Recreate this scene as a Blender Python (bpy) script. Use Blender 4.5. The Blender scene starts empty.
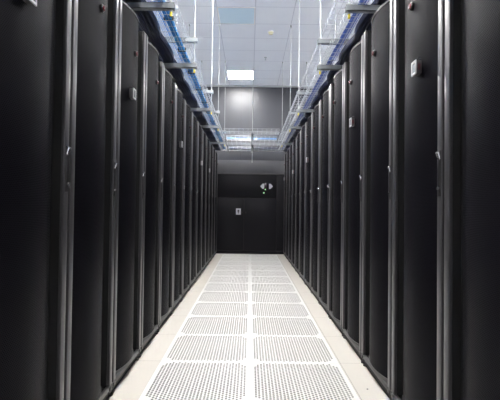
import bpy, bmesh, math, random
from mathutils import Matrix, Vector
random.seed(7)
S = bpy.context.scene
COL = S.collection
R = math.radians

# ------------------------------------------------------------------ materials
def newmat(name, col, rough=0.5, metal=0.0, spec=0.5):
    m = bpy.data.materials.new(name); m.use_nodes = True
    b = m.node_tree.nodes['Principled BSDF']
    b.inputs['Base Color'].default_value = (*col, 1)
    b.inputs['Roughness'].default_value = rough
    b.inputs['Metallic'].default_value = metal
    b.inputs['Specular IOR Level'].default_value = spec
    return m

def speckle(m, scale, amt, bump=0.0):
    """slight noise in colour and relief"""
    nt = m.node_tree; b = nt.nodes['Principled BSDF']
    col = tuple(b.inputs['Base Color'].default_value)
    tc = nt.nodes.new('ShaderNodeTexCoord'); n = nt.nodes.new('ShaderNodeTexNoise')
    n.inputs['Scale'].default_value = scale; n.inputs['Detail'].default_value = 4
    nt.links.new(tc.outputs['Object'], n.inputs['Vector'])
    mx = nt.nodes.new('ShaderNodeMix'); mx.data_type = 'RGBA'
    mx.inputs[6].default_value = tuple(c * (1 - amt) for c in col[:3]) + (1,)
    mx.inputs[7].default_value = tuple(min(1, c * (1 + amt)) for c in col[:3]) + (1,)
    nt.links.new(n.outputs['Fac'], mx.inputs[0]); nt.links.new(mx.outputs[2], b.inputs['Base Color'])
    if bump:
        bp = nt.nodes.new('ShaderNodeBump'); bp.inputs['Strength'].default_value = bump
        bp.inputs['Distance'].default_value = 0.002
        nt.links.new(n.outputs['Fac'], bp.inputs['Height']); nt.links.new(bp.outputs['Normal'], b.inputs['Normal'])
    return m

def mth(nt, op, a, b=None, c=None):
    n = nt.nodes.new('ShaderNodeMath'); n.operation = op
    for i, v in enumerate((a, b, c)):
        if v is None: continue
        if isinstance(v, (int, float)): n.inputs[i].default_value = v
        else: nt.links.new(v, n.inputs[i])
    return n.outputs[0]

def grid_mat(name, col, linecol, pitch, off, axes, lw, rough, spec=0.5, tint=None):
    """panel joints drawn at a pitch along two axes of the object coordinates"""
    m = newmat(name, col, rough, 0, spec); nt = m.node_tree; b = nt.nodes['Principled BSDF']
    tc = nt.nodes.new('ShaderNodeTexCoord'); sp = nt.nodes.new('ShaderNodeSeparateXYZ')
    nt.links.new(tc.outputs['Object'], sp.inputs[0])
    masks = []
    for ax, p, o in zip(axes, pitch, off):
        v = sp.outputs[ax]
        f = mth(nt, 'FRACT', mth(nt, 'DIVIDE', mth(nt, 'SUBTRACT', v, o - lw / 2), p))
        masks.append(mth(nt, 'LESS_THAN', f, lw / p))
    mk = mth(nt, 'MAXIMUM', masks[0], masks[1]) if len(masks) > 1 else masks[0]
    n = nt.nodes.new('ShaderNodeTexNoise'); n.inputs['Scale'].default_value = 3.0; n.inputs['Detail'].default_value = 5
    nt.links.new(tc.outputs['Object'], n.inputs['Vector'])
    m0 = nt.nodes.new('ShaderNodeMix'); m0.data_type = 'RGBA'
    m0.inputs[6].default_value = tuple(c * .96 for c in col) + (1,); m0.inputs[7].default_value = tuple(min(1, c * 1.04) for c in col) + (1,)
    nt.links.new(n.outputs['Fac'], m0.inputs[0])
    mx = nt.nodes.new('ShaderNodeMix'); mx.data_type = 'RGBA'
    nt.links.new(mk, mx.inputs[0]); nt.links.new(m0.outputs[2], mx.inputs[6]); mx.inputs[7].default_value = (*linecol, 1)
    nt.links.new(mx.outputs[2], b.inputs['Base Color'])
    return m

def perforated_mat(name, solid, hole, px, pz, rad, rough):
    """steel sheet punched with a staggered grid of tiny round holes"""
    m = newmat(name, solid, rough, 0.0, 0.5); nt = m.node_tree; b = nt.nodes['Principled BSDF']
    tc = nt.nodes.new('ShaderNodeTexCoord'); sp = nt.nodes.new('ShaderNodeSeparateXYZ')
    nt.links.new(tc.outputs['Object'], sp.inputs[0])
    row = mth(nt, 'DIVIDE', sp.outputs[2], pz)
    par = mth(nt, 'MULTIPLY', mth(nt, 'MODULO', mth(nt, 'FLOOR', row), 2.0), 0.5)
    u = mth(nt, 'SUBTRACT', mth(nt, 'FRACT', mth(nt, 'ADD', mth(nt, 'DIVIDE', mth(nt, 'ADD', sp.outputs[0], 10), px), par)), 0.5)
    v = mth(nt, 'SUBTRACT', mth(nt, 'FRACT', row), 0.5)
    u = mth(nt, 'MULTIPLY', u, px); v = mth(nt, 'MULTIPLY', v, pz)
    d = mth(nt, 'SQRT', mth(nt, 'ADD', mth(nt, 'MULTIPLY', u, u), mth(nt, 'MULTIPLY', v, v)))
    mk = mth(nt, 'LESS_THAN', d, rad)
    mx = nt.nodes.new('ShaderNodeMix'); mx.data_type = 'RGBA'
    nt.links.new(mk, mx.inputs[0]); mx.inputs[6].default_value = (*solid, 1); mx.inputs[7].default_value = (*hole, 1)
    nt.links.new(mx.outputs[2], b.inputs['Base Color'])
    sps = mth(nt, 'MULTIPLY', mth(nt, 'SUBTRACT', 1.0, mk), 0.06)
    nt.links.new(sps, b.inputs['Specular IOR Level'])
    return m

M = {}
M['door'] = perforated_mat('perforated_black_steel', (.0086, .0081, .0115), (.003, .003, .004), .0068, .0058, .0018, .45)
M['stile'] = speckle(newmat('satin_charcoal_profile', (.075, .073, .079), .33, .3), 40, .06)
M['black'] = speckle(newmat('black_powder_coat', (.012, .012, .014), .55), 60, .15)
M['recess'] = newmat('matt_black_gap', (.006, .006, .007), .7)
M['rail'] = speckle(newmat('dark_grey_rail', (.085, .083, .086), .45, .1), 40, .08)
M['chrome'] = newmat('polished_chrome', (.80, .80, .82), .2, .9)
M['silver'] = newmat('silver_plastic', (.62, .62, .64), .35, .25)
M['red'] = newmat('red_lens', (.15, .015, .022), .25)
M['bezel'] = newmat('dark_bezel', (.02, .018, .02), .3)
M['display'] = newmat('grey_display_glass', (.16, .18, .20), .15)
M['maroon'] = newmat('dark_red_print', (.09, .02, .03), .4)
M['galv'] = speckle(newmat('galvanised_steel', (.48, .50, .53), .38, .55), 30, .12)
M['strut'] = speckle(newmat('galvanised_strut', (.30, .32, .335), .42, .5), 18, .2)
M['wire'] = newmat('zinc_wire', (.62, .65, .69), .35, .45)
M['rod'] = newmat('zinc_rod', (.45, .47, .47), .4, .4)
M['yellow'] = newmat('yellow_end_cap', (.75, .62, .05), .4)
M['navy'] = newmat('navy_cable_jacket', (.006, .012, .052), .42)
M['blue'] = newmat('bright_blue_cable_jacket', (.02, .29, .72), .4)
M['midblue'] = newmat('mid_blue_cable_jacket', (.035, .10, .42), .42)
M['tie'] = newmat('black_cable_tie', (.01, .01, .012), .5)
M['vent'] = speckle(newmat('white_laminate_grille', (.90, .885, .86), .38), 12, .02)
M['floor'] = grid_mat('cream_laminate_floor', (.72, .68, .62), (.36, .33, .29), (.6, .6), (.02, 2.28), (0, 1), .0035, .38)
M['ceil'] = grid_mat('ceiling_tiles', (.88, .92, .98), (.62, .65, .72), (.6, .6), (.05, 6.455), (0, 1), .012, .8, .2)
M['wallb'] = grid_mat('grey_wall_panels', (.030, .032, .040), (.012, .012, .015), (1.2,), (-.25,), (0,), .010, .43, .6)
M['walls'] = speckle(newmat('pale_side_wall', (.68, .70, .76), .7), 5, .03)
M['subfloor'] = speckle(newmat('dusty_concrete', (.26, .25, .235), .9), 8, .2)
M['trimdark'] = newmat('dark_trim', (.03, .03, .035), .5)
M['ac'] = speckle(newmat('charcoal_unit_panel', (.013, .0125, .016), .5, 0, .12), 30, .08)
M['hood'] = newmat('grey_hood_sheet', (.10, .10, .11), .45, 0, .4)
M['acseam'] = newmat('unit_shadow_gap', (.008, .008, .01), .6)
M['acvent'] = newmat('pale_blue_air_panel', (.66, .83, .92), .6)
M['white'] = newmat('white_plastic', (.82, .82, .80), .4)
M['tri'] = newmat('pale_grey_mark', (.62, .62, .66), .4)
M['black_glass'] = newmat('black_display_glass', (.01, .006, .012), .1)
def emis(name, col, st):
    m = newmat(name, (.8, .8, .8), .5); b = m.node_tree.nodes['Principled BSDF']
    b.inputs['Emission Color'].default_value = (*col, 1); b.inputs['Emission Strength'].default_value = st
    return m
M['lamp'] = emis('lit_diffuser', (1.0, .985, .96), 82)
M['led'] = emis('green_status_light', (.25, 1.0, .2), .8)

# ------------------------------------------------------------------ mesh helpers
def bm_box(bm, x0, x1, y0, y1, z0, z1, bev=0.0, seg=2):
    r = bmesh.ops.create_cube(bm, size=1.0)
    vs = r['verts']
    for v in vs:
        v.co = Vector(((x0 + x1) / 2 + v.co.x * (x1 - x0), (y0 + y1) / 2 + v.co.y * (y1 - y0), (z0 + z1) / 2 + v.co.z * (z1 - z0)))
    if bev:
        es = list({e for v in vs for e in v.link_edges})
        bmesh.ops.bevel(bm, geom=es, offset=bev, segments=seg, affect='EDGES', profile=.5)

def bm_cyl(bm, p, axis, r, h, n=16, r2=None, bev=0):
    """cylinder starting at p running h along axis"""
    a = Vector(axis).normalized()
    q = a.to_track_quat('Z', 'Y').to_matrix().to_4x4()
    mt = Matrix.Translation(Vector(p) + a * h / 2) @ q
    bmesh.ops.create_cone(bm, cap_ends=True, segments=n, radius1=r, radius2=r if r2 is None else r2, depth=h, matrix=mt)

def bm_tube(bm, pts, r, n=6, cap=True):
    rings = []
    N = len(pts)
    for i, p in enumerate(pts):
        p = Vector(p)
        d = (Vector(pts[min(i + 1, N - 1)]) - Vector(pts[max(i - 1, 0)])).normalized()
        up = Vector((0, 0, 1)) if abs(d.z) < .9 else Vector((1, 0, 0))
        u = d.cross(up).normalized(); w = u.cross(d).normalized()
        rings.append([bm.verts.new(p + (u * math.cos(t) + w * math.sin(t)) * r) for t in [2 * math.pi * k / n for k in range(n)]])
    for a, b in zip(rings, rings[1:]):
        for k in range(n):
            bm.faces.new((a[k], a[(k + 1) % n], b[(k + 1) % n], b[k]))
    if cap:
        bm.faces.new(rings[0][::-1]); bm.faces.new(rings[-1])

def obj(name, bm, mat, parent=None, smooth=True):
    bmesh.ops.recalc_face_normals(bm, faces=bm.faces)
    me = bpy.data.meshes.new(name); bm.to_mesh(me); bm.free()
    for m in (mat if isinstance(mat, (list, tuple)) else [mat]): me.materials.append(m)
    if smooth:
        me.polygons.foreach_set('use_smooth', [True] * len(me.polygons))
        try: me.set_sharp_from_angle(angle=R(35))
        except Exception: pass
    o = bpy.data.objects.new(name, me); COL.objects.link(o)
    if parent: o.parent = parent
    return o

def tag(o, label, cat, group=None):
    o['label'] = label; o['category'] = cat
    if group: o['group'] = group
    return o

def thing(name, label, cat, loc=(0, 0, 0), rz=0, group=None):
    o = bpy.data.objects.new(name, None); COL.objects.link(o)
    o.empty_display_size = .05
    o.location = loc; o.rotation_euler = (0, 0, rz)
    return tag(o, label, cat, group)

def struct(name, bm, mat, smooth=False):
    o = obj(name, bm, mat, None, smooth); o['kind'] = 'structure'; return o

def dup_tree(o, parent=None):
    c = o.copy(); COL.objects.link(c)
    if parent: c.parent = parent
    for ch in [x for x in KIDS.get(o.name, [])]:
        d = dup_tree(ch, c)
    return c
KIDS = {}
def index_kids():
    KIDS.clear()
    for o in bpy.data.objects:
        if o.parent: KIDS.setdefault(o.parent.name, []).append(o)

def ordw(i):
    return ['first', 'second', 'third', 'fourth', 'fifth', 'sixth', 'seventh', 'eighth', 'ninth', 'tenth', 'eleventh', 'twelfth', 'thirteenth', 'fourteenth', 'fifteenth'][i]

# ------------------------------------------------------------------ dimensions
CH = 1.035                 # eye height
CEIL = CH + 3.085          # ceiling height
YB = 10.62                  # end wall
XL, XR = -.742, .765       # fronts of the two rack rows
HT = 2.235                 # rack height
Y0L, Y0R = 1.722, 1.665     # joint between the first and second rack of each row
T0, SEAM = 2.28, .013      # joint of the floor panels
NV = 13                    # rows of perforated panels
XW = 5.0                   # half width of the hall
YF = -3.2

# ------------------------------------------------------------------ room
bm = bmesh.new()
vx0, vx1 = SEAM - .6, SEAM + .6
yv0, yv1 = T0 - .6, T0 - .6 + .6 * NV
bm_box(bm, -XW, vx0, YF, YB, -.035, 0)
bm_box(bm, vx1, XW, YF, YB, -.035, 0)
bm_box(bm, vx0, vx1, YF, yv0, -.035, 0)
bm_box(bm, vx0, vx1, yv1, YB, -.035, 0)
struct('floor', bm, M['floor'])
bm = bmesh.new(); bm_box(bm, -XW, XW, YF, YB, -.36, -.30); o = struct('floor_slab', bm, M['subfloor'])
bm = bmesh.new(); bm_box(bm, -XW, XW, YF, YB, CEIL, CEIL + .05); struct('ceiling', bm, M['ceil'])
bm = bmesh.new(); bm_box(bm, -XW, XW, YB, YB + .1, -.36, CEIL); struct('wall_back', bm, M['wallb'])
bm = bmesh.new(); bm_box(bm, -XW, XW, YF - .1, YF, -.36, CEIL); struct('wall_front', bm, M['walls'])
bm = bmesh.new(); bm_box(bm, -XW - .1, -XW, YF, YB, -.36, CEIL); struct('wall_left', bm, M['walls'])
bm = bmesh.new(); bm_box(bm, XW, XW + .1, YF, YB, -.36, CEIL); struct('wall_right', bm, M['walls'])
bm = bmesh.new(); bm_box(bm, -XW, XW, YB - .03, YB, 2.135, 2.19, .004); struct('trim_1', bm, M['trimdark'])
bm = bmesh.new(); bm_box(bm, -XW, XW, YB - .02, YB, CEIL - .045, CEIL, .003); struct('trim_2', bm, M['galv'])

# ------------------------------------------------------------------ perforated floor panels
def vent_mesh():
    bm = bmesh.new()
    W = .5985; h = W / 2
    px, py = .0397, .0241
    ncol, nrow = 28, 23
    hx, hy = .0076, .0094
    # column centres in pairs
    xs = []
    for k in range(14):
        c = (k - 6.5) * px
        xs += [c - px * .235, c + px * .235]
    x_edges = [-.279] + [(a + b) / 2 for a, b in zip(xs, xs[1:])] + [.279]
    holes_top = []
    tot = py * nrow
    for ci, xc in enumerate(xs):
        off = 0 if ci % 2 == 0 else py / 2
        x0, x1 = x_edges[ci], x_edges[ci + 1]
        yb = -tot / 2 - py / 4 + off
        # filler at the two ends of the column so that the sheet closes
        ys = [yb + py * r for r in range(nrow + 1)]
        def quad(xa, xb, ya, yb_):
            bm.faces.new([bm.verts.new(p) for p in ((xa, ya, 0), (xb, ya, 0), (xb, yb_, 0), (xa, yb_, 0))])
        quad(x0, x1, -h, ys[0]); quad(x0, x1, ys[-1], h)
        for r in range(nrow):
            ya, yb2 = ys[r], ys[r + 1]; yc = (ya + yb2) / 2
            # clipped corners of the punched field
            if (ci in (0, 27) and r in (0, nrow - 1)) or (ci in (1, 26) and r in (0, nrow - 1)) or (ci in (0, 27) and r in (1, nrow - 2)):
                quad(x0, x1, ya, yb2); continue
            co = [(x0, ya), ((x0 + x1) / 2, ya), (x1, ya), (x1, yc), (x1, yb2), ((x0 + x1) / 2, yb2), (x0, yb2), (x0, yc)]
            angs = [225, 270, 315, 0, 45, 90, 135, 180]
            out = [bm.verts.new((a, b, 0)) for a, b in co]
            inn = [bm.verts.new((xc + hx * math.cos(R(t)), yc + hy * math.sin(R(t)), 0)) for t in angs]
            low = [bm.verts.new((v.co.x, v.co.y, -.0025)) for v in inn]
            for k in range(8):
                j = (k + 1) % 8
                bm.faces.new((out[k], out[j], inn[j], inn[k]))
                bm.faces.new((inn[k], inn[j], low[j], low[k]))
    # plain borders left and right
    for a, b in ((-h, -.279), (.279, h)):
        bm.faces.new([bm.verts.new(p) for p in ((a, -h, 0), (b, -h, 0), (b, h, 0), (a, h, 0))])
    me = None
    for f in bm.faces:
        if f.normal.z < 0 and abs(f.normal.z) > .9: f.normal_flip()
    # skirt round the rim
    for (xa, ya, xb, yb_) in ((-h, -h, h, -h), (h, -h, h, h), (h, h, -h, h), (-h, h, -h, -h)):
        bm.faces.new([bm.verts.new(p) for p in ((xa, ya, -.035), (xb, yb_, -.035), (xb, yb_, 0), (xa, ya, 0))])
    me = bpy.data.meshes.new('perforated_floor_panel'); bm.to_mesh(me); bm.free()
    me.materials.append(M['vent'])
    return me
vm = vent_mesh()
for r in range(NV):
    for s, side in ((-1, 'left'), (1, 'right')):
        o = bpy.data.objects.new('perforated_floor_panel', vm); COL.objects.link(o)
        o.location = (SEAM + s * .3, T0 - .3 + .6 * r, -.0005)
        where = 'nearest the camera' if r == 0 else ('closest to the grey end cabinet' if r == NV - 1 else ordw(r) + ' row out from the camera')
        tag(o, f'white perforated floor panel {side} of the centre seam, {where}', 'floor grille', 'perforated floor panels along the aisle')
# screw head in the plain floor
bm = bmesh.new(); bm_cyl(bm, (.69, 2.47, .0002), (0, 0, 1), .005, .0015, 12); bm_cyl(bm, (.69, 2.47, .0015), (0, 0, 1), .0022, .0008, 6)
tag(obj('floor_screw', bm, M['bezel']), 'tiny dark screw head in the cream floor by the right racks', 'screw')

# ------------------------------------------------------------------ server rack
PB = .042     # how far the door bows out
PW = .212     # half width of the bowed panel
def arc(x):   # bow of the door at x
    Rr = (PW * PW + PB * PB) / (2 * PB)
    return -(math.sqrt(Rr * Rr - x * x) - (Rr - PB)) + .026
def curved_slab(bm, x0, x1, z0, z1, n=20, dy=0, thick=.02, flat_back=None):
    f, b = [], []
    for i in range(n + 1):
        x = x0 + (x1 - x0) * i / n; y = arc(x) + dy
        yb = flat_back if flat_back is not None else y + thick
        f.append((bm.verts.new((x, y, z0)), bm.verts.new((x, y, z1))))
        b.append((bm.verts.new((x, yb, z0)), bm.verts.new((x, yb, z1))))
    for i in range(n):
        bm.faces.new((f[i][0], f[i + 1][0], f[i + 1][1], f[i][1]))
        bm.faces.new((b[i + 1][0], b[i][0], b[i][1], b[i + 1][1]))
        bm.faces.new((f[i][1], f[i + 1][1], b[i + 1][1], b[i][1]))
        bm.faces.new((f[i + 1][0], f[i][0], b[i][0], b[i + 1][0]))
    for k in (0, n):
        q = (f[k][0], f[k][1], b[k][1], b[k][0])
        bm.faces.new(q if k == 0 else q[::-1])

def make_rack():
    t = thing('server_rack', 'x', 'server rack', group='black server racks lining the aisle')
    bm = bmesh.new(); bm_box(bm, -.2985, .2985, .048, 1.06, .055, HT - .012, .004)
    bm_box(bm, -.27, .27, .08, 1.03, HT - .012, HT - .004)
    obj('body', bm, M['black'], t)
    bm = bmesh.new(); bm_box(bm, -.297, .297, .012, 1.04, .0, .055)
    obj('plinth', bm, M['recess'], t)
    for s in (-1, 1):
        bm = bmesh.new(); bm_cyl(bm, (s * .272, .018, 0), (0, 0, 1), .020, .010, 14); bm_cyl(bm, (s * .272, .018, .01), (0, 0, 1), .007, .035, 10)
        bm_cyl(bm, (s * .272, .018, .018), (0, 0, 1), .013, .010, 6)
        obj('levelling_foot', bm, M['rail'], t)
    bm = bmesh.new(); bm_box(bm, -.2975, .2975, -.006, .012, .050, .078, .004)
    for s in (-1, 1): bm_box(bm, s * .27 - .014, s * .27 + .014, -.013, -.004, .053, .074, .003)
    obj('bottom_rail', bm, M['rail'], t)
    # door
    bm = bmesh.new()
    curved_slab(bm, -PW, PW, .095, HT - .016, 24, 0, .016, None)
    d = obj('door', bm, M['door'], t)
    bm = bmesh.new()
    bm_box(bm, -.247, .247, .036, .048, .080, HT - .012)
    obj('door_recess', bm, M['recess'], d)
    for s in (-1, 1):
        bm = bmesh.new(); bm_box(bm, s * .2695 - .0205, s * .2695 + .0205, -.010, .006, .079, HT - .004, .0035, 2)
        obj('door_stile', bm, M['stile'], d)
        bm = bmesh.new(); bm_box(bm, s * .272 - .0225, s * .272 + .0225, .006, .046, .080, HT - .005)
        obj('door_jamb', bm, M['recess'], d)
    bm = bmesh.new(); curved_slab(bm, -PW - .004, PW + .004, .080, .095, 24, -.005, 0, .044)
    obj('door_bottom_trim', bm, M['rail'], d)
    bm = bmesh.new(); curved_slab(bm, -PW - .004, PW + .004, HT - .016, HT - .006, 24, -.004, 0, .044)
    obj('door_top_trim', bm, M['stile'], d)
    # swing handle on the right stile
    bm = bmesh.new(); bm_box(bm, .271 - .014, .271 + .014, -.013, -.006, 1.09, 1.275, .003)
    bm_box(bm, .271 - .010, .271 + .010, -.016, -.010, 1.125, 1.255, .003)
    h = obj('handle', bm, M['bezel'], d)
    bm = bmesh.new(); bm_box(bm, .271 - .012, .271 + .012, -.024, -.010, 1.236, 1.270, .005)
    for v in bm.verts:
        if v.co.z < 1.25: v.co.y += .007
    lt = obj('handle_latch', bm, M['chrome'], d); lt['label'] = 'chrome thumb latch'
    bm = bmesh.new(); bm_cyl(bm, (.271, -.011, 1.135 - .012), (0, -1, 0), .007, .008, 14)
    kh = obj('key_lock', bm, M['chrome'], d); kh['label'] = 'chrome key lock'
    # round lamp high on the door
    y = arc(0)
    bm = bmesh.new(); bm_cyl(bm, (0, y + .004, 1.985), (0, -1, 0), .019, .014, 20); bm_cyl(bm, (0, y - .010, 1.985), (0, -1, 0), .019, .004, 20, .014)
    obj('badge', bm, M['bezel'], d)
    bm = bmesh.new(); bm_cyl(bm, (0, y - .012, 1.985), (0, -1, 0), .0135, .006, 20, .010)
    rl = obj('badge_lens', bm, M['red'], d); rl['label'] = 'dark red lens'
    return t
rack = make_rack()
index_kids()
boxesL = {0: 1, 2: 1, 5: 1, 8: 1, 10: 1}     # racks that carry a silver box
boxesR = {1: 1, 3: 1, 7: 1, 10: 1, 13: 1}
dull = {('L', 3), ('R', 3), ('R', 6), ('L', 8)}
NR = 14
first = True
racks = {}
for row in 'LR':
    x, y0, rz = (XL, Y0L, R(90)) if row == 'L' else (XR, Y0R, R(-90))
    side = 'left' if row == 'L' else 'right'
    for k in range(NR):
        t = rack if first else dup_tree(rack)
        first = False
        t.location = (x, y0 - .3 + .6 * k, 0); t.rotation_euler = (0, 0, rz)
        where = 'closest to the camera' if k == 0 else ('last before the end cabinet' if k == NR - 1 else ordw(k) + ' from the camera')
        hasb = k in (boxesL if row == 'L' else boxesR)
        t['label'] = (f'black mesh-door rack with a silver box, {side} row, {where}' if hasb else f'black mesh-door rack, {side} row, {where}')
        racks[(row, k)] = t
# silver sensor boxes on the doors
def make_box():
    t = thing('sensor_box', 'x', 'sensor box', group='silver boxes on the rack doors')
    bm = bmesh.new(); bm_box(bm, -.030, .030, -.027, .004, -.037, .037, .005)
    obj('housing', bm, M['rail'], t)
    bm = bmesh.new()
    bm_box(bm, -.033, .033, -.034, -.026, -.040, -.028, .002); bm_box(bm, -.033, .033, -.034, -.026, .028, .040, .002)
    bm_box(bm, -.033, -.023, -.034, -.026, -.029, .029, .002); bm_box(bm, .023, .033, -.034, -.026, -.029, .029, .002)
    obj('front_frame', bm, M['silver'], t)
    bm = bmesh.new(); bm_box(bm, -.024, .024, -.030, -.026, -.029, .029)
    obj('display', bm, M['silver' if 0 else 'display'], t)
    bm = bmesh.new(); bm_box(bm, .0295, .0312, -.021, -.006, -.018, .018, .0005)
    obj('side_sticker', bm, M['maroon'], t)
    bm = bmesh.new(); bm_tube(bm, [(.012, .002, .034), (.012, -.012, .046), (.012, -.016, .052), (.012, -.010, .057), (.012, .002, .058)], .003, 6)
    obj('hook', bm, M['bezel'], t)
    return t
sb = make_box(); index_kids(); first = True
for row, ks in (('L', boxesL), ('R', boxesR)):
    for i, k in enumerate(ks):
        t = sb if first else dup_tree(sb); first = False
        x, y0, rz, sx = (XL, Y0L, R(90), 1) if row == 'L' else (XR, Y0R, R(-90), -1)
        t.location = (x - sx * (arc(.055) - .0038), y0 - .38 + .6 * k, (1.712 if k < 3 else 1.68) if row == 'L' else 1.668)
        t.scale = (.78, .78, .78)
        t.rotation_euler = (0, 0, rz)
        side = 'left' if row == 'L' else 'right'
        n = ['nearest', 'second nearest', 'third nearest', 'fourth nearest', 'farthest'][i]
        t['label'] = f'silver-framed box on a black mesh door, {n} of the {side} row'

# ------------------------------------------------------------------ cooling cabinet at the end of the aisle
AX0, AX1, AY = -.765, .785, 9.64
AH = CH + .785
ac = thing('cooling_cabinet', 'charcoal cooling cabinet with double doors closing the end of the aisle', 'cabinet', (0, AY, 0))
bm = bmesh.new(); bm_box(bm, AX0, AX1, .022, .84, .0, AH, .004); obj('body', bm, M['acseam'], ac)
bm = bmesh.new(); bm_box(bm, AX0 + .004, AX1 - .004, -.004, .022, .0, .07, .003); obj('base_board', bm, M['ac'], ac)
def panel(name, x0, x1, z0, z1):
    bm = bmesh.new(); bm_box(bm, x0 + .005, x1 - .005, 0, .024, z0 + .005, z1 - .005, .004); return obj(name, bm, M['ac'], ac)
d1 = panel('door', AX0, -.135, .075, 1.27); d2 = panel('door', -.135, .60, .075, 1.27)
up = panel('upper_panel', AX0, .60, 1.27, AH - .012); panel('side_panel', .60, AX1, .075, AH - .012)
bm = bmesh.new(); bm_box(bm, AX0, AX1, -.012, .03, AH - .012, AH + .012, .005); obj('top_edge', bm, M['rail'], ac)
bm = bmesh.new(); bm_box(bm, AX0, AX1, .12, .84, AH + .001, 2.135, .004); obj('upper_hood', bm, M['hood'], ac)
for s in (-1, 1):
    bm = bmesh.new(); bm_box(bm, -.135 + s * .045 - .008, -.135 + s * .045 + .008, -.012, .002, .92, .955, .003)
    obj('latch', bm, M['bezel'], d1 if s < 0 else d2)
bm = bmesh.new(); bm_box(bm, -.315, -.205, -.006, .002, .885, 1.025, .003)
lp = obj('label_plate', bm, M['tri'], d1); lp['label'] = 'pale grey plate with a dark symbol'
bm = bmesh.new()
bm_cyl(bm, (-.26, -.0055, .975), (0, -1, 0), .022, .003, 16); bm_box(bm, -.268, -.252, -.009, -.005, .91, .955); bm_box(bm, -.285, -.235, -.009, -.005, .945, .953)
obj('plate_symbol', bm, M['rail'], lp)
# display with two pale triangles
bm = bmesh.new(); bm_box(bm, .325, .415, -.008, .002, 1.47, 1.60, .003); ds = obj('display', bm, M['black_glass'], ac)
def tri_prism(bm, pts, y0, y1):
    a = [bm.verts.new((x, y0, z)) for x, z in pts]; b = [bm.verts.new((x, y1, z)) for x, z in pts]
    bm.faces.new(a); bm.faces.new(b[::-1]); n = len(pts)
    for k in range(n): bm.faces.new((a[k], b[k], b[(k + 1) % n], a[(k + 1) % n]))
for s, cx in ((-1, .28), (1, .463)):
    bm = bmesh.new()
    tri_prism(bm, [(cx + s * .052, 1.535), (cx - s * .0, 1.592), (cx - s * .036, 1.592), (cx - s * .036, 1.478), (cx, 1.478)], -.010, .002)
    mk = obj('pointer_mark', bm, M['tri'], ac); mk['label'] = 'pale grey mark pointing outwards'
for x, z, r in ((.345, 1.463, .014), (.312, 1.385, .016)):
    bm = bmesh.new(); bm_cyl(bm, (x, .001, z), (0, -1, 0), r, .012, 14, r * .8)
    l = obj('status_light', bm, M['led'], ac); l['label'] = 'lit green status light'

# ------------------------------------------------------------------ ceiling fittings
def lamp(x, y, label):
    t = thing('ceiling_light', label, 'ceiling light', (x, y, CEIL), group='square ceiling lights')
    bm = bmesh.new()
    for a, b, c, d in ((-.298, .298, -.298, -.285), (-.298, .298, .285, .298), (-.298, -.285, -.285, .285), (.285, .298, -.285, .285)):
        bm_box(bm, a, b, c, d, -.022, -.0005, .002)
    obj('frame', bm, M['white'], t)
    bm = bmesh.new(); bm_box(bm, -.284, .284, -.284, .284, -.016, -.001)
    obj('diffuser', bm, M['lamp'], t)
lamp(-.25, 9.755, 'lit square ceiling panel in front of the grey end wall')
lamp(-.25, 5.555, 'added out-of-view ceiling light above the aisle, just ahead of the pale blue air panel')  # this and the next two: out of view, added to light the floor
lamp(-.25, 3.755, 'added out-of-view ceiling light above the aisle, between its two lit neighbours')
lamp(-.25, 1.955, 'added out-of-view ceiling light above the aisle, closest to the camera')
for sx, side in ((-1, 'left'), (1, 'right')):  # unseen lamps over the neighbouring aisles, added to brighten the ceiling
    for j, y in enumerate((1.955, 3.755, 5.555, 7.355, 9.155)):
        lamp(sx * 3.0 + .05, y, f'added unseen ceiling light beyond the {side} rack row, {ordw(j)} from the camera')
t = thing('air_diffuser', 'pale blue square air panel set in the ceiling above the aisle', 'air vent', (-.25, 6.755, CEIL))
bm = bmesh.new()
for a, b, c, d in ((-.298, .298, -.298, -.280), (-.298, .298, .280, .298), (-.298, -.280, -.280, .280), (.280, .298, -.280, .280)):
    bm_box(bm, a, b, c, d, -.014, -.0005, .002)
obj('frame', bm, M['white'], t)
bm = bmesh.new(); bm_box(bm, -.279, .279, -.279, .279, -.010, -.001); obj('grille', bm, M['acvent'], t)
t = thing('smoke_detector', 'round smoke detector on the ceiling beside the pale blue air panel', 'smoke detector', (.33, 7.37, CEIL))
bm = bmesh.new(); bm_cyl(bm, (0, 0, -.012), (0, 0, 1), .055, .0115, 24); obj('base', bm, M['white'], t)
bm = bmesh.new(); bm_cyl(bm, (0, 0, -.045), (0, 0, 1), .030, .033, 24, .046); obj('sensor_head', bm, newmat('aged_cream_plastic', (.66, .64, .42), .5), t)
t = thing('sprinkler_head', 'small metal sprinkler head in the ceiling beyond the smoke detector', 'sprinkler', (.28, 8.63, CEIL))
bm = bmesh.new(); bm_cyl(bm, (0, 0, -.008), (0, 0, 1), .030, .0075, 18); obj('escutcheon', bm, M['galv'], t)
bm = bmesh.new(); bm_cyl(bm, (0, 0, -.05), (0, 0, 1), .008, .045, 10); bm_cyl(bm, (0, 0, -.054), (0, 0, 1), .02, .004, 14); obj('nozzle', bm, M['galv'], t)

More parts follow.
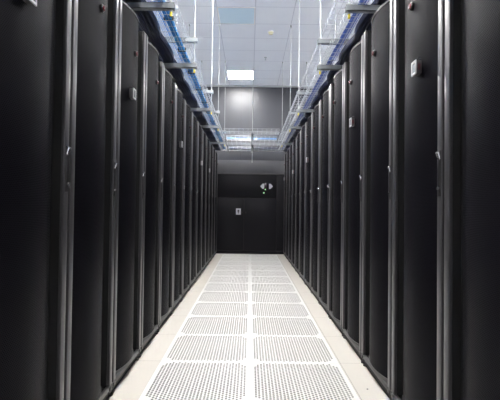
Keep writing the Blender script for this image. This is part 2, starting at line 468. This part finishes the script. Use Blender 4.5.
# ------------------------------------------------------------------ cable trays
ZL, ZU = CH + 1.383, CH + 1.630
def tray(label, a0, a1, b0, b1, z, side_h, along='Y', group='wire basket trays over the racks'):
    """wire basket running along an axis; a = cross range, b = run range"""
    bm = bmesh.new()
    P = (lambda a, b, h: (a, b, h)) if along == 'Y' else (lambda a, b, h: (b, a, h))
    r = .0021; n = 6 if a1 - a0 > .2 else 3
    w = a1 - a0
    for i in range(n + 1):
        a = a0 + w * i / n
        bm_tube(bm, [P(a, b0, z + r), P(a, b1, z + r)], r, 6)
    for a in (a0, a1):
        for h in (side_h * .5, side_h):
            bm_tube(bm, [P(a, b0, z + h), P(a, b1, z + h)], r * (1.25 if h == side_h else 1), 6)
    b = b0 + .02
    while b < b1:
        bm_tube(bm, [P(a0 - r, b, z + side_h), P(a0 - r, b, z - r), P(a1 + r, b, z - r), P(a1 + r, b, z + side_h)], r, 5)
        b += .10
    return tag(obj('cable_tray', bm, M['wire'], None), label, 'cable tray', group)
L_LO = (-.700, -.570); L_UP = (-.905, -.625); R_LO = (.675, .780); R_UP = (.668, .97)
YE = 10.30
tray('lower wire basket tray holding the dark cables above the left racks', *L_LO, .9, YE, ZL, .055)
tray('upper wire basket tray above the left racks, over the bright blue cables', *L_UP, .9, YE, ZU, .055)
tray('lower wire basket tray holding the navy cables above the right racks', *R_LO, .9, YE, ZL, .055)
tray('upper wire basket tray above the right racks, nearly empty', *R_UP, .9, YE, ZU, .055)
C1, C2 = (9.02, 9.36), (9.92, 10.26)
tray('upper wire basket tray crossing the aisle, nearer the camera', *C1, -.58, .62, ZU + .002, .06, 'X', 'wire basket trays crossing the aisle end')
tray('lower wire basket tray crossing the aisle, nearer the camera', *C1, -.525, .655, ZL + .002, .06, 'X', 'wire basket trays crossing the aisle end')
tray('upper wire basket tray crossing the aisle, nearer the end wall', *C2, -.58, .62, ZU + .002, .06, 'X', 'wire basket trays crossing the aisle end')
tray('lower wire basket tray crossing the aisle, nearer the end wall', *C2, -.525, .655, ZL + .002, .06, 'X', 'wire basket trays crossing the aisle end')

# ------------------------------------------------------------------ trapeze hangers
def channel(bm, x0, x1, y, ztop, s=.041):
    bm_box(bm, x0, x1, y - s / 2, y + s / 2, ztop - s, ztop - s + .004)
    bm_box(bm, x0, x1, y - s / 2, y - s / 2 + .004, ztop - s, ztop)
    bm_box(bm, x0, x1, y + s / 2 - .004, y + s / 2, ztop - s, ztop)
    for a in (-1, 1):
        yy = y + a * (s / 2 - .006); bm_box(bm, x0, x1, yy - .006, yy + .006, ztop - .003, ztop)
HY = (2.85, 4.05, 5.86, 7.10, 8.88)
def hanger(side, i, y):
    sg = -1 if side == 'left' else 1
    xa = -.550 if sg < 0 else .655
    xb = xa + sg * .50
    n = ['closest to the camera', 'second from the camera', 'third from the camera', 'fourth from the camera', 'farthest from the camera'][i]
    t = thing('trapeze_hanger', f'zinc rod and crossbar tray hanger over the {side} racks, {n}', 'hanger', (0, y, 0), group='tray hangers above the racks')
    for z, nm in ((ZL, 'lower'), (ZU, 'upper')):
        x0, x1 = sorted((xa - sg * .025, xb + sg * .025))
        bm = bmesh.new(); channel(bm, x0, x1, 0, z - .0062)
        obj('crossbar', bm, M['strut'], t)
    for xr in (xa, xb):
        bm = bmesh.new(); bm_cyl(bm, (xr, 0, ZL - .075), (0, 0, 1), .0042, CEIL - ZL + .0745, 10)
        for z in (ZL, ZU):
            bm_cyl(bm, (xr, 0, z - .056), (0, 0, 1), .011, .009, 6)
            bm_box(bm, xr - .0165, xr + .0165, -.017, .017, z - .0062, z - .0022)
            bm_cyl(bm, (xr, 0, z - .002), (0, 0, 1), .011, .009, 6)
        bm_cyl(bm, (xr, 0, CEIL - .03), (0, 0, 1), .014, .0295, 12)
        rd = obj('threaded_rod', bm, M['rod'], t)
        bm = bmesh.new(); bm_cyl(bm, (xr, 0, ZL - .092), (0, 0, 1), .009, .028, 12)
        c = obj('end_cap', bm, M['yellow'], t); c['label'] = 'yellow rod end cap'
for side in ('left', 'right'):
    for i, y in enumerate(HY): hanger(side, i, y)
t = thing('trapeze_hanger', 'zinc rod hanger in the middle of the trays crossing the aisle', 'hanger', (.035, 0, 0), group='tray hangers above the racks')
for z in (ZL, ZU):
    bm = bmesh.new(); bm_box(bm, -.0205, .0205, 9.0, 10.28, z - .041, z - .0035, .003)
    obj('crossbar', bm, M['strut'], t)
for y in (9.42,):
    bm = bmesh.new(); bm_cyl(bm, (0, y, CH + 1.03), (0, 0, 1), .0055, CEIL - CH - 1.0305, 10)
    for z in (ZL, ZU, CH + 1.07): bm_cyl(bm, (0, y, z - .052), (0, 0, 1), .014, .010, 6)
    obj('threaded_rod', bm, M['rod'], t)

# ------------------------------------------------------------------ cables
def cable(pts, r, mat, name, label, group, n=6):
    bm = bmesh.new(); bm_tube(bm, pts, r, n)
    return tag(obj(name, bm, M[mat], None), label, 'cable', group)
NODES = []
_h = (.35, 1.6) + HY + (10.4,)
for a_, b_ in zip(_h, _h[1:]):
    m_ = max(1, round((b_ - a_) / .55)); NODES += [a_ + (b_ - a_) * j_ / m_ for j_ in range(m_)]
NODES.append(_h[-1])
def lobe_at(y):
    for a_, b_ in zip(NODES, NODES[1:]):
        if a_ <= y <= b_:
            e = min(1, max(0, (y - a_ - .03) / max(.01, b_ - a_ - .06)))
            return math.sin(math.pi * e) ** .8 if 0 < e < 1 else 0
    return 0
def run_bundle(cx, hw, cnt, levels, r, mat, label, group, y0, y1, z0, lobe=.30, period=.52, seed=1, step=.055, sag=0):
    rnd = random.Random(seed); N = int((y1 - y0) / step)
    per = max(1, math.ceil(cnt / levels)); i = 0
    for lv in range(levels):
        for c in range(per):
            if i >= cnt: break
            i += 1
            u = -1 + 2 * (c + .5) / per
            ph = rnd.uniform(0, 6.28); am = rnd.uniform(.0004, .0010); ph2 = rnd.uniform(0, 6.28)
            pts = []
            for k in range(N + 1):
                y = y0 + (y1 - y0) * k / N
                q = lobe_at(y); s = .74 + lobe * q
                x = cx + u * hw * s + am * math.sin(y * 5 + ph) * .6
                z = z0 + r + lv * r * 2.15 - sag * q + .0004 * (1 + math.sin(y * 7 + ph2))
                pts.append((x, y, z))
            cable(pts, r, mat, 'network_cable', label, group)
zw = .0052
run_bundle(-.822, .110, 24, 3, .0085, 'navy', 'dark navy cable in the thick bundle above the left racks', 'navy cables above the left racks', .95, 10.2, ZL, seed=3, sag=.022)
run_bundle(.938, .145, 33, 3, .0082, 'navy', 'dark navy cable in the thick bundle above the right racks', 'navy cables above the right racks', .95, 10.2, ZL, seed=5, sag=.022)
run_bundle(-.622, .034, 6, 2, .0080, 'blue', 'bright blue cable in the slim bundle above the left racks', 'bright blue cables above the left racks', .95, 10.1, ZL + zw, lobe=.02, seed=6)
run_bundle(.744, .030, 4, 1, .0045, 'midblue', 'mid-blue loose cable beside the navy bundle above the right racks', 'mid-blue cables above the right racks', .95, 10.1, ZL + zw, lobe=.05, seed=8)
run_bundle(-.80, .05, 5, 1, .005, 'blue', 'bright blue cable in the upper tray above the left racks', 'blue cables in the upper left tray', .95, 9.9, ZU + zw, lobe=0, seed=9)
run_bundle(.88, .055, 5, 1, .005, 'midblue', 'mid-blue cable in the upper tray above the right racks', 'blue cables in the upper right tray', .95, 9.9, ZU + zw, lobe=0, seed=10)
def cross_bundle(cy, hw, cnt, levels, r, mat, label, group, x0, x1, z0, seed=1):
    rnd = random.Random(seed); per = math.ceil(cnt / levels); i = 0
    for lv in range(levels):
        for c in range(per):
            if i >= cnt: break
            i += 1; u = -1 + 2 * (c + .5) / per; ph = rnd.uniform(0, 6)
            pts = [(x0 + (x1 - x0) * k / 16, cy + u * hw + .003 * math.sin(k * .8 + ph), z0 + r + lv * 1.9 * r + .001 * (1 + math.sin(k + ph))) for k in range(17)]
            cable(pts, r, mat, 'network_cable', label, group)
cross_bundle(C2[0] + .17, .155, 30, 2, .0095, 'navy', 'dark navy cable crossing the aisle in the lower tray by the end wall', 'navy cables crossing the aisle', -.51, .64, ZL + zw + .002, 2)
cross_bundle(C2[0] + .15, .07, 8, 2, .0065, 'blue', 'bright blue cable crossing the aisle in the upper tray by the end wall', 'blue cables crossing the aisle', -.57, .61, ZU + zw + .002, 4)
# black ties round the bright blue bundle
for i in range(12):
    y = 1.9 + i * .62
    bm = bmesh.new(); bm_box(bm, -.660, -.584, y - .012, y + .012, ZL + .0045, ZL + .042, .008)
    n = 'closest to the camera' if i == 0 else ordw(i) + ' from the camera'
    tag(obj('cable_tie', bm, M['tie']), f'black strap round the bright blue cable bundle, {n}', 'cable tie', 'straps round the blue bundle')

# ------------------------------------------------------------------ light, world, camera
w = bpy.data.worlds.new('world'); S.world = w; w.use_nodes = True
w.node_tree.nodes['Background'].inputs[0].default_value = (.6, .66, .75, 1)
w.node_tree.nodes['Background'].inputs[1].default_value = .2

cam = bpy.data.cameras.new('camera'); co = bpy.data.objects.new('camera', cam); COL.objects.link(co)
cam.sensor_width = 36; cam.lens = 425 / 500 * 36
cam.clip_start = .02
co.matrix_world = Matrix.Translation((0, 0, CH)) @ Matrix.Rotation(R(91.1), 4, 'X') @ Matrix.Rotation(R(.7), 4, 'Z')
S.camera = co
S.view_settings.view_transform = 'Standard'; S.view_settings.look = 'None'
S.view_settings.exposure = 0.17; S.view_settings.gamma = 1
S.view_settings.use_curve_mapping = False
S.cycles.max_bounces = 8; S.cycles.diffuse_bounces = 5; S.cycles.glossy_bounces = 4
S.cycles.use_denoising = True
S.cycles.sample_clamp_indirect = 10
